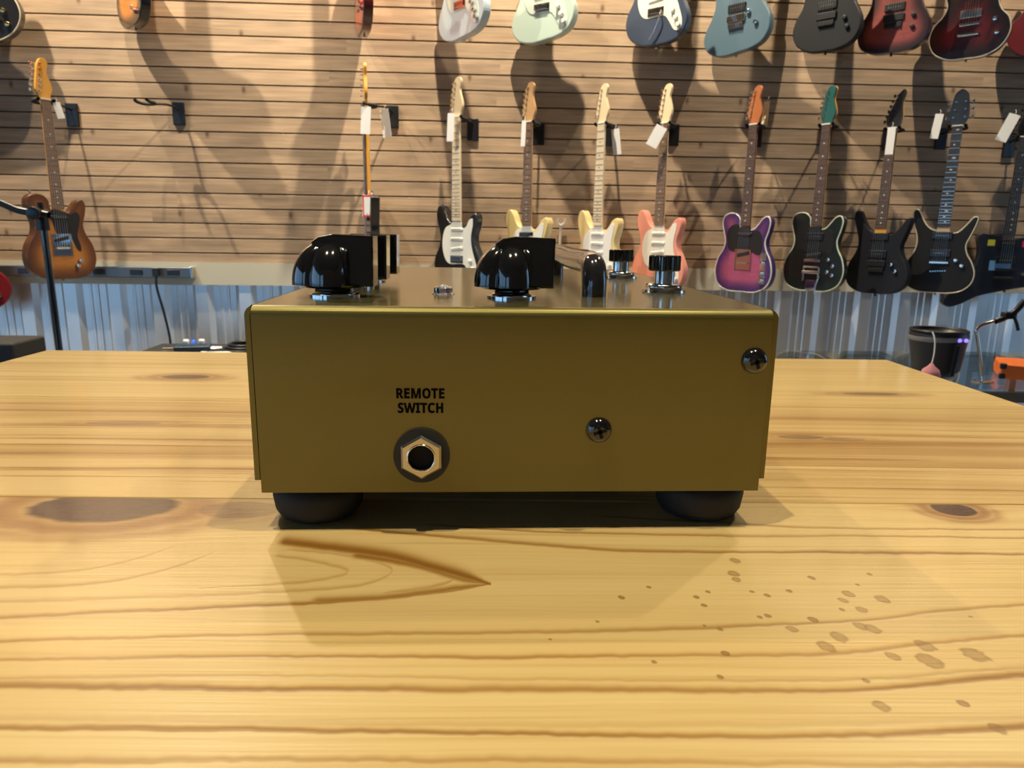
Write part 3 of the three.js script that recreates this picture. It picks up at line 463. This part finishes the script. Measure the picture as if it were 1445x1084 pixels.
// hanger: wall plate, bent arm and a padded two-prong yoke under the headstock
function hanger(o, label, nx) {
  const y = o.y0 + 0.794, z = o.z ?? -3.54, px = o.x + (o.plateDx ?? 0.06);
  const t = thing('guitar_hanger', label, 'hanger', [px, y - 0.015, WALL_Z], 0, 'black guitar hangers on the slatwall');
  mesh('wall_plate', box(0.058, 0.105, 0.014, 0, -0.012, 0.0075, 0.004), M.black, t);
  const ry = o.ry * DEG, dx = o.x - px, dz = z - WALL_Z, c = Math.cos(ry), s = Math.sin(ry);
  const L = (lx, ly, lz) => [dx + lx * c + lz * s, 0.015 + ly, dz - lx * s + lz * c]; // guitar-local offset from the nut
  const back = L(0, -0.004, -0.03);
  mesh('arm', tube([[0, 0.01, 0.01], [back[0] * 0.3, 0.02, back[2] * 0.45], [back[0] * 0.8, back[1] + 0.004, back[2] * 0.85], back], 0.0055, 20, 8), M.blackMetal, t);
  mesh('yoke', tube([L(-0.034, 0.006, 0.034), L(-0.034, 0, 0.02), L(-0.034, -0.003, -0.012), L(-0.02, -0.004, -0.028), L(0.02, -0.004, -0.028), L(0.034, -0.003, -0.012), L(0.034, 0, 0.02), L(0.034, 0.006, 0.034)], 0.0075, 40, 8), M.rubber, t);
  return t;
}
const Y = 0.56;
const sf = rgb(0.50, 0.62, 0.55);
const GUITARS = [
  { id: 'brown tobacco burst guitar', label: 'brown tobacco burst guitar with black scratchplate and amber maple headstock', x: -1.955, y0: 0.591, z: -3.49, ry: 60, shape: 'tele', burst: [[.68, .44, .18], [.34, .19, .085], .085], guard: ['slim', rgb(.01, .01, .012)], neck: 'amber', board: 'brown', pickups: 'T', bridge: 'tele', knobs: [[.075, .085], [.06, .062]], horn: [-.1, .386, 0], plateDx: 0.02 },
  { id: 'guitar turned edge-on', label: 'dark guitar turned edge-on with white and red tag on its neck', x: -0.5, y0: 0.615, ry: -76, shape: 'super', color: rgb(.015, .015, .018), neck: 'amber', board: 'rosewood', pickups: 'HH', bridge: 'trem', plateDx: 0.09 },
  { id: 'black guitar with white scratchplate', label: 'black double-cutaway guitar with white scratchplate and pale maple neck', x: -0.078, y0: 0.563, ry: -42, shape: 'strat', color: rgb(.008, .008, .009), guard: ['strat', rgb(.78, .78, .73)], neck: 'paleMaple', board: 'mapleBoard', pickupColor: M.white, knobColor: M.white, horn: [-.117, .397, 0], plateDx: 0.06 },
  { id: 'cream guitar with a purple card', label: 'cream guitar with white scratchplate, dark fretboard and a purple card on it', x: 0.262, y0: 0.548, ry: -44, shape: 'strat', color: rgb(.72, .56, .24), guard: ['strat', rgb(.8, .8, .76)], neck: 'tan', board: 'brown', pickupColor: M.black, knobColor: M.white, plateDx: 0.045 },
  { id: 'cream guitar with maple fretboard', label: 'cream guitar with white scratchplate and pale maple fretboard', x: 0.612, y0: 0.55, ry: -52, shape: 'strat', color: rgb(.78, .6, .28), guard: ['strat', rgb(.8, .8, .8)], neck: 'paleMaple', board: 'mapleBoard', pickupColor: M.white, knobColor: M.white, plateDx: 0.06 },
  { id: 'salmon pink guitar', label: 'salmon pink guitar with white scratchplate and brown fretboard', x: 0.915, y0: 0.557, ry: -52, shape: 'strat', color: rgb(.78, .3, .22), guard: ['strat', rgb(.8, .78, .7)], neck: 'paleMaple', board: 'brown', pickupColor: M.white, knobColor: M.white, plateDx: 0.07 },
  { id: 'purple burst guitar', label: 'purple to pink burst single-cutaway guitar with black scratchplate and reddish headstock', x: 1.348, y0: 0.56, ry: -54, shape: 'tele', burst: [[.62, .3, .44], [.24, .14, .38], .07], guard: ['tele', rgb(.01, .01, .012)], neck: 'roasted', board: 'rosewood', binding: rgb(.75, .72, .66), pickups: 'T', bridge: 'tele', plate: true, knobs: [[.112, .15], [.112, .1], [.112, .065]] },
  { id: 'black guitar with vibrato tailpiece', label: 'black bound single-cutaway guitar with chrome vibrato arm and teal headstock', x: 1.706, y0: 0.568, ry: -55, shape: 'tele', color: rgb(.003, .008, .006), guard: ['tele', rgb(.006, .006, .007)], neck: 'amber', headColor: rgb(.014, .1, .095), headEdge: 'amber', board: 'rosewood', binding: rgb(.6, .66, .5), pickups: 'SH', bridge: 'bigsby', knobs: [[.085, .16], [.11, .13], [.085, .1], [.112, .085]], horn: [.135, .35, 0] },
  { id: 'matte navy black guitar', label: 'matte navy-black pointed-horn guitar with black hardware and two chrome knobs', x: 2.036, y0: 0.558, ry: -56, shape: 'super', color: rgb(.006, .0075, .013), rough: 0.4, coat: 0.2, neck: 'amber', headColor: rgb(.012, .012, .016), headEdge: 'amber', head: 'pointed', board: 'rosewood', hardware: 'black', pickups: 'HH', bridge: 'floyd', knobs: [[.075, .15, M.chrome], [.098, .118, M.chrome]] },
  { id: 'black guitar with cream binding', label: 'matte black guitar with cream edge binding and ornate pearl fret markers', x: 2.325, y0: 0.568, z: -3.5, ry: -40, shape: 'super', color: rgb(.006, .006, .007), rough: 0.4, coat: 0.2, neck: 'maple', headColor: rgb(.02, .02, .02), head: 'three', board: 'ebony', blocks: true, seven: true, binding: rgb(.62, .55, .42), pickups: 'HH', bridge: 'tom', through: true, knobs: [[.072, .165], [.1, .14]], plateDx: 0.045 },
  { id: 'dark blue angular guitar', label: 'dark blue-black angular guitar with winged body and coloured stickers', x: 2.715, y0: 0.535, z: -3.58, ry: -14, shape: 'angular', color: rgb(.008, .014, .028), neck: 'brown', headColor: rgb(.012, .012, .014), head: 'pointed', board: 'ebony', hardware: 'black', pickups: 'HH', bridge: 'tom', knobs: [[.09, .13, M.chrome], [.12, .1, M.chrome]], plateDx: 0.02, extra: (t) => {
    for (const [x, y, c] of [[-.075, .285, rgb(.62, .6, .06)], [.085, .28, rgb(.55, .02, .08)], [-.02, .17, rgb(.16, .4, .75)]]) { const s = mesh('sticker', box(x === -.02 ? .1 : .034, x === -.02 ? .05 : .03, .0006, 0, 0, 0), mat(c, 0.5), t); s.position.set(x, y, 0.0222); }
  } },
  { id: 'dark red single-cutaway guitar', label: 'glossy dark red rounded guitar hung low beside the power rail', x: -2.425, y0: 0.425, ry: 25, shape: 'single', color: rgb(.22, .006, .012), neck: 'brown', head: 'three', pickups: 'HH', bridge: 'tom', knobs: [[.1, .12], [.12, .08]] },
  // upper row
  { id: 'black semi-hollow guitar', label: 'black semi-hollow guitar with gold knobs and cream binding', x: -2.235, y0: 1.635, ry: 4, shape: 'semi', color: rgb(.01, .008, .008), binding: rgb(.6, .55, .4), neck: 'brown', head: 'three', hardware: 'gold', pickups: 'HH', covers: true, bridge: 'tom', knobColor: M.gold, knobs: [[.1, .17], [.14, .13], [.115, .09], [.152, .075]] },
  { id: 'orange sunburst guitar', label: 'orange and black sunburst guitar above the empty hanger', x: -1.535, y0: 1.712, ry: -48, shape: 'strat', burst: [[.86, .48, .1], [.05, .025, .02], .07], neck: 'amber', pickups: 'HH', bridge: 'trem', knobs: [[.06, .07], [.09, .05]] },
  { id: 'cherry red burst guitar', label: 'orange to cherry red burst guitar turned edge-on', x: -0.515, y0: 1.712, ry: -74, shape: 'single', burst: [[.8, .25, .05], [.3, .02, .06], .06], neck: 'amber', head: 'three', pickups: 'HH', bridge: 'tom', knobs: [[.09, .11], [.12, .08]] },
  { id: 'ice white guitar', label: 'ice white guitar with mint scratchplate and dark pickup', x: -0.06, y0: 1.705, ry: -50, shape: 'offset', color: rgb(.5, .6, .66), guard: ['strat', rgb(.55, .62, .56)], pickups: 'HS', bridge: 'trem' },
  { id: 'seafoam green guitar', label: 'pale seafoam green guitar with pale mint scratchplate', x: 0.31, y0: 1.702, ry: -36, shape: 'offset', color: sf, guard: ['strat', rgb(.6, .68, .6)], bridge: 'trem', pickupColor: M.black, knobColor: M.white },
  { id: 'navy blue guitar with cream scratchplate', label: 'navy blue guitar with cream scratchplate and long tremolo arm', x: 0.84, y0: 1.7, ry: -42, shape: 'strat', color: rgb(.035, .05, .09), guard: ['strat', rgb(.78, .76, .62)], bridge: 'trem', arm: true, pickupColor: M.white, knobColor: M.white },
  { id: 'steel blue guitar', label: 'metallic steel blue guitar with black humbucker and chrome knobs', x: 1.222, y0: 1.672, ry: -48, shape: 'offset', color: rgb(.085, .145, .19), pickups: 'HH', bridge: 'floyd', knobs: [[.06, .17], [.1, .12]] },
  { id: 'charcoal matte guitar', label: 'charcoal matte guitar with black knobs and black bridge', x: 1.65, y0: 1.694, ry: -48, shape: 'strat', color: rgb(.007, .009, .013), rough: 0.4, coat: 0.2, hardware: 'black', pickups: 'HH', bridge: 'floyd', knobs: [[.085, .13], [.1, .09]] },
  { id: 'red burst guitar', label: 'matte red guitar with dark burst edge and black hardware', x: 1.972, y0: 1.695, ry: -46, shape: 'super', burst: [[.62, .3, .28], [.16, .07, .1], .06], hardware: 'black', pickups: 'HH', bridge: 'floyd', knobs: [[.085, .15], [.085, .1]] },
  { id: 'deep wine red guitar', label: 'deep wine red glossy guitar with pale edge binding', x: 2.343, y0: 1.677, ry: -44, shape: 'single', burst: [[.34, .02, .05], [.07, .005, .015], .09], binding: rgb(.6, .55, .46), head: 'three', neck: 'brown', pickups: 'HH', covers: true, bridge: 'tom', knobs: [[.1, .16], [.115, .1]] },
  { id: 'plum red guitar', label: 'plum red guitar in the upper row next to the wine red one', x: 2.735, y0: 1.705, ry: -44, shape: 'single', color: rgb(.16, .02, .03), head: 'three', neck: 'brown', pickups: 'HH', bridge: 'tom', knobs: [[.1, .16], [.115, .1]] },
];
for (const g of GUITARS) { guitar(g); hanger(g, 'black guitar hanger holding the ' + g.id); }
{ // the empty hanger
  hanger({ x: -1.52, y0: 0.606, z: -3.545, ry: -20, plateDx: 0.085 }, 'empty black guitar hanger below the orange sunburst guitar');
}

// ---------------------------------------------------------------- paper tags on the guitars
function tag(x, y, z, w, h, ry, rz, label, color) {
  const t = thing('paper_tag', label, 'tag', [x, y, z], ry * DEG, 'paper price tags on the guitars');
  const c = mesh('card', box(w, h, 0.0012, 0, -h / 2, 0, 0.0005), color ?? M.paper, t); c.rotation.z = rz * DEG;
  mesh('tag_string', tube([[0, 0, 0], [0.004, 0.012, -0.004], [0, 0.022, -0.012]], 0.0008, 8, 5), M.paper, t);
  return t;
}
tag(-1.905, 1.385, -3.51, 0.03, 0.07, 40, 12, 'small white tag on the brown tobacco burst guitar');
tag(-0.51, 1.395, -3.50, 0.05, 0.12, -20, -4, 'white tag on the neck of the edge-on guitar, left of its fretboard');
tag(-0.44, 1.4, -3.59, 0.05, 0.13, -30, 8, 'white tag behind the neck of the edge-on guitar');
{ const t = tag(-0.512, 1.0, -3.49, 0.055, 0.1, -20, -2, 'white card with red border on the edge-on guitar'); mesh('red_border', [box(0.055, 0.008, 0.0004, 0, -0.004, 0.0008), box(0.055, 0.008, 0.0004, 0, -0.096, 0.0008), box(0.006, 0.1, 0.0004, -0.0245, -0.05, 0.0008), box(0.006, 0.1, 0.0004, 0.0245, -0.05, 0.0008)], mat(rgb(0.7, 0.03, 0.06), 0.6), t); }
tag(-0.118, 1.375, -3.5, 0.035, 0.125, -20, -3, 'white tag on the black guitar with white scratchplate');
tag(0.222, 1.35, -3.5, 0.022, 0.115, -25, -2, 'narrow white tag on the cream guitar with a purple card');
tag(0.665, 1.33, -3.56, 0.04, 0.12, -25, 8, 'white tag behind the neck of the cream maple guitar');
tag(0.872, 1.335, -3.48, 0.055, 0.1, -20, -28, 'slanted white tag with print on the salmon pink guitar');
tag(1.405, 1.475, -3.58, 0.035, 0.115, -60, -3, 'pale tag beside the reddish headstock of the purple burst guitar', M.cream);
tag(1.985, 1.355, -3.48, 0.035, 0.125, -35, 0, 'white tag on the matte navy-black guitar');
tag(2.25, 1.43, -3.54, 0.036, 0.115, -30, -6, 'white tag on the black guitar with cream binding');
tag(2.6, 1.43, -3.5, 0.05, 0.13, -30, -20, 'white tag on the dark blue angular guitar');
{ const t = thing('info_card', 'purple card with dark clip on the cream guitar', 'card', [0.255, 0.82, -3.49], -30 * DEG); mesh('card', extr(polyShape([[-0.04, -0.12], [0.05, -0.12], [0.03, -0.02], [0.0, 0.0], [-0.01, -0.03]]), 0.002, 0, 0), mat(rgb(0.2, 0.16, 0.42), 0.5), t); mesh('clip', box(0.05, 0.045, 0.008, -0.025, -0.005, 0.006, 0.002), M.black, t); }
{ const t = thing('clear_hook', 'clear plastic Y-shaped hook on the slatwall between the cream guitars', 'hook', [0.43, 0.775, WALL_Z]); const m = mat(rgb(0.85, 0.87, 0.88), 0.25, 0, { transmission: 0.35, thickness: 0 }); mesh('stem', tube([[0, 0, 0.008], [0, 0.07, 0.014], [0, 0.1, 0.02]], 0.007, 12, 8), m, t); mesh('fork', tube([[-0.02, 0.135, 0.03], [-0.016, 0.11, 0.024], [0, 0.1, 0.02], [0.016, 0.11, 0.024], [0.02, 0.135, 0.03]], 0.006, 20, 8), m, t); }

// ---------------------------------------------------------------- power rail, cable and floor gear on the left
{
  const t = thing('power_rail', 'long grey metal power rail with black sockets along the trim', 'power rail', [-2.15, 0.59, WALL_Z]);
  mesh('rail_body', box(1.45, 0.052, 0.035, 0, 0.026, 0.026, 0.004), mat(rgb(0.16, 0.165, 0.17), 0.35, 0.8), t);
  for (let k = 0; k < 8; k++) mesh('socket', box(0.06, 0.028, 0.006, -0.62 + k * 0.18, 0.027, 0.046, 0.003), M.black, t);
  mesh('end_plate', box(0.012, 0.056, 0.04, 0.728, 0.027, 0.027, 0.002), M.nickel, t);
  const c = thing('power_cable', 'black cable hanging from the power rail', 'cable', [-1.57, 0.2, -3.63]);
  mesh('cord', tube([[-0.012, 0.415, 0], [-0.012, 0.36, 0.012], [0.012, 0.22, 0.01], [0.03, 0.1, 0.012], [0.035, -0.06, 0.02], [0.05, -0.192, 0.03], [0.2, -0.193, 0.06]], 0.0065, 50, 8), M.black, c);
  mesh('plug', box(0.03, 0.04, 0.03, -0.012, 0.42, 0, 0.004), M.black, c);
}
{ // microphone stand with boom
  const t = thing('boom_stand', 'black microphone stand with boom arm in front of the tobacco burst guitar', 'mic stand', [-1.355, 0, -2.35]);
  mesh('pole', tube([[0, 0.06, 0], [0, 0.45, 0], [-0.003, 0.86, 0]], 0.0105, 8, 14), M.blackGloss, t);
  mesh('clutch', [cyl(0.018, 0.018, 0.05, -0.003, 0.85, 0), cyl(0.014, 0.014, 0.05, -0.003, 0.877, 0.0, 'z')], M.black, t);
  mesh('boom_arm', tube([[0.03, 0.872, 0.02], [-0.0, 0.877, 0.02], [-0.06, 0.885, 0.02], [-0.12, 0.91, 0.02], [-0.4, 1.0, 0.02]], 0.011, 30, 12), M.black, t);
  mesh('boom_knob', lathe([[0, 0.02], [0.018, 0.02], [0.02, 0.015], [0.02, 0], [0, 0]], 12).rotateX(Math.PI / 2).translate(-0.003, 0.877, 0.03), M.black, t);
  mesh('upper_tube', tube([[-0.003, 0.86, 0], [-0.005, 0.91, 0]], 0.009, 4, 10), M.blackMetal, t);
  for (let k = 0; k < 3; k++) { const a = k * 2.094 + 0.5; mesh('leg', tube([[0, 0.2, 0], [Math.cos(a) * 0.16, 0.1, Math.sin(a) * 0.16], [Math.cos(a) * 0.32, 0.01, Math.sin(a) * 0.32]], 0.009, 10, 8), M.black, t); }
}
const tolexTex = dataTex(128, 128, (u, v) => { const n = fbm(u * 60, v * 60, 3); return [n, n, n]; }, false, THREE.RepeatWrapping);
const tolex = mat(rgb(0.02, 0.02, 0.021), 0.7, 0, { bumpMap: tolexTex, bumpScale: 0.0006 });
function amp(name, label, x, z, w, h, d, ry = 0, grip = true) {
  const t = thing(name, label, 'amplifier', [x, 0, z], ry * DEG);
  mesh('cabinet', box(w, h, d, 0, h / 2, 0, 0.012), tolex, t); mesh('grille', box(w - 0.06, h - 0.1, 0.01, 0, h / 2 - 0.02, d / 2 + 0.002, 0.003), mat(rgb(0.05, 0.05, 0.05), 0.9), t); if (grip) mesh('handle', tube([[-0.09, h - 0.002, 0], [-0.08, h + 0.012, 0], [0.08, h + 0.012, 0], [0.09, h - 0.002, 0]], 0.007, 20, 8), M.black, t);
  return t;
}
amp('guitar_amplifier', 'black textured guitar amplifier behind the table corner', -1.91, -2.7, 0.5, 0.425, 0.2);
amp('guitar_amplifier', 'low black amplifier carrying the small pedal with a blue light', -1.2, -3.3, 0.62, 0.293, 0.3, 0, false);
{
  const t = thing('small_pedal', 'small dark pedal with white knobs and a blue light', 'effects pedal', [-1.262, 0.293, -3.2], 0.2);
  mesh('case', box(0.15, 0.03, 0.09, 0, 0.017, 0, 0.006), mat(rgb(0.03, 0.05, 0.07), 0.3, 0.4), t);
  for (const x of [-0.03, 0.035]) mesh('pedal_knob', lathe([[0, 0.026], [0.011, 0.026], [0.013, 0.02], [0.014, 0], [0, 0]], 16).translate(x, 0.03, -0.01), M.white, t);
  mesh('status_led', new THREE.SphereGeometry(0.008, 12, 8).translate(0.004, 0.05, 0.012), mat(rgb(0.02, 0.05, 0.5), 0.3, 0, { emissive: rgb(0.02, 0.12, 1), emissiveIntensity: 2.5 }), t);
  mesh('led_post', cyl(0.004, 0.004, 0.022, 0.004, 0.038, 0.012), M.chrome, t);
  mesh('jack_plug', [cyl(0.009, 0.009, 0.05, 0.098, 0.016, 0.01, 'x', 12), cyl(0.009, 0.009, 0.05, -0.098, 0.016, 0.01, 'x', 12)], M.chrome, t);
  const c = thing('coiled_cable', 'coil of black cable on the low black amplifier', 'cable', [-1.05, 0.293, -3.26]);
  mesh('cord', [0, 1, 2].map((k) => new THREE.TorusGeometry(0.1 - k * 0.012, 0.007, 8, 40).rotateX(Math.PI / 2).translate(0.004 * k, 0.008 + k * 0.011, 0)), M.black, c);
  const d = thing('patch_cable', 'white patch cable lying beside the coil of black cable', 'cable', [-1.15, 0.293, -3.172]);
  mesh('cord', tube([[-0.06, 0.006, 0.02], [-0.02, 0.006, 0.03], [0.05, 0.006, 0.02], [0.09, 0.006, 0.05]], 0.006, 24, 8), M.paper, d);
}

// ---------------------------------------------------------------- bench on the right with its things
{
  const BY = 0.412, z0 = -1.95, z1 = -2.62, x0 = 0.62, x1 = 2.1;
  const t = thing('glass_bench', 'low grey metal bench with a glass top right of the table', 'bench', [0, 0, 0]);
  mesh('glass_top', box(x1 - x0, 0.012, z0 - z1, (x0 + x1) / 2, BY - 0.006, (z0 + z1) / 2, 0.002), mat(rgb(0.93, 0.97, 0.96), 0.0, 0, { transmission: 1, thickness: 0, ior: 1.5 }), t);
  mesh('frame', [box(x1 - x0 - 0.01, 0.03, 0.02, (x0 + x1) / 2, BY - 0.027, z0 - 0.012), box(0.02, 0.03, z0 - z1 - 0.04, x0 + 0.02, BY - 0.027, (z0 + z1) / 2), box(0.02, 0.03, z0 - z1 - 0.04, x1 - 0.02, BY - 0.027, (z0 + z1) / 2)], M.nickel, t);
  for (const x of [x0 + 0.02, x1 - 0.02]) for (const z of [z0 - 0.02, z1 + 0.02]) mesh('leg', box(0.025, BY - 0.042, 0.025, x, (BY - 0.042) / 2, z), M.nickel, t);
  // orange amplifier
  const o = thing('mini_amplifier', 'small orange amplifier with black corners on the glass bench', 'amplifier', [1.79, BY, -2.1], -30 * DEG);
  mesh('cabinet', box(0.26, 0.046, 0.16, 0, 0.025, 0, 0.006), mat(rgb(0.75, 0.15, 0.015), 0.5, 0, { bumpMap: tolexTex, bumpScale: 0.0003 }), o);
  for (const s of [-1, 1]) for (const k of [-1, 1]) for (const y of [0.01, 0.041]) mesh('corner_guard', box(0.018, 0.018, 0.018, s * 0.123, y, k * 0.073, 0.004), M.black, o);
  mesh('control_strip', box(0.11, 0.024, 0.004, 0.055, 0.025, 0.081), M.cream, o);
  for (let k = 0; k < 4; k++) mesh('control_knob', cyl(0.007, 0.007, 0.012, 0.016 + k * 0.026, 0.025, 0.088, 'z', 14), M.black, o);
  // black speaker
  const s = thing('tabletop_speaker', 'black bucket-shaped tabletop speaker with two violet lights', 'speaker', [1.432, BY, -2.1], -4 * DEG); s.scale.setScalar(0.88);
  mesh('base', lathe([[0, 0], [0.05, 0], [0.056, 0.006], [0.05, 0.016], [0, 0.018]]), M.white, s);
  const shell = mesh('shell', lathe([[0, 0.018], [0.06, 0.02], [0.075, 0.035], [0.092, 0.15], [0.092, 0.166], [0.086, 0.172], [0.08, 0.168], [0.076, 0.15], [0, 0.15]], 40), mat(rgb(0.018, 0.02, 0.026), 0.38), s); shell.rotation.z = 0.05;
  mesh('rim', new THREE.TorusGeometry(0.087, 0.006, 8, 48).rotateX(Math.PI / 2).translate(-0.008, 0.172, 0), M.black, s);
  mesh('collar', (() => { const g = lathe([[0.0905, 0.142], [0.0932, 0.144], [0.0942, 0.156], [0.0925, 0.158]], 40); g.rotateZ(0.05); return g; })(), mat(rgb(0.22, 0.21, 0.2), 0.4), s);
  for (const x of [0.0, 0.022]) mesh('violet_led', new THREE.SphereGeometry(0.0065, 12, 8).translate(x + 0.012, 0.15, 0.0925), mat(rgb(0.12, 0.08, 0.5), 0.3, 0, { emissive: rgb(0.3, 0.2, 1), emissiveIntensity: 2.2 }), s);
  mesh('badge', box(0.025, 0.006, 0.003, 0.026, 0.105, 0.083), M.nickel, s);
  mesh('front_strip', box(0.012, 0.11, 0.004, 0.002, 0.085, 0.085, 0.001).rotateX(0.1).translate(0, 0.004, 0.006), M.black, s);
  const p = thing('pink_pouch', 'pink pouch on a white cord hung on the black speaker', 'pouch', [1.332, BY + 0.024, -1.975]);
  mesh('pouch', lathe([[0, 0.0], [0.022, 0.002], [0.028, 0.012], [0.022, 0.028], [0.008, 0.04], [0.005, 0.046], [0, 0.047]], 20), mat(rgb(0.62, 0.25, 0.27), 0.8), p);
  mesh('cord', tube([[0, 0.045, 0], [0.008, 0.075, -0.008], [0.012, 0.115, -0.02], [0.012, 0.135, -0.035]], 0.0018, 14, 6), M.paper, p);
  // chrome bent stand with black clamp
  const c = thing('chrome_stand', 'bent chrome tube stand with a black clamp on the glass bench', 'stand', [1.55, BY, -2.05]);
  mesh('foot', lathe([[0, 0], [0.03, 0], [0.03, 0.004], [0.01, 0.007], [0, 0.008]]), M.chrome, c);
  mesh('tube', tube([[0, 0.006, 0], [-0.014, 0.06, 0], [-0.038, 0.14, 0], [-0.044, 0.158, 0], [-0.034, 0.172, 0], [-0.007, 0.183, 0], [0.02, 0.19, 0]], 0.0048, 50, 10), M.chrome, c);
  mesh('clamp', [tube([[0.01, 0.187, 0], [0.03, 0.194, 0], [0.06, 0.214, 0.005], [0.085, 0.25, 0.01]], 0.009, 16, 10), box(0.04, 0.022, 0.024, 0.05, 0.205, 0, 0.006)], M.black, c);
  mesh('clamp_lever', tube([[0.058, 0.205, 0.01], [0.068, 0.182, 0.014], [0.076, 0.162, 0.014]], 0.0048, 12, 8), M.black, c);
}

renderer.render(scene, camera);
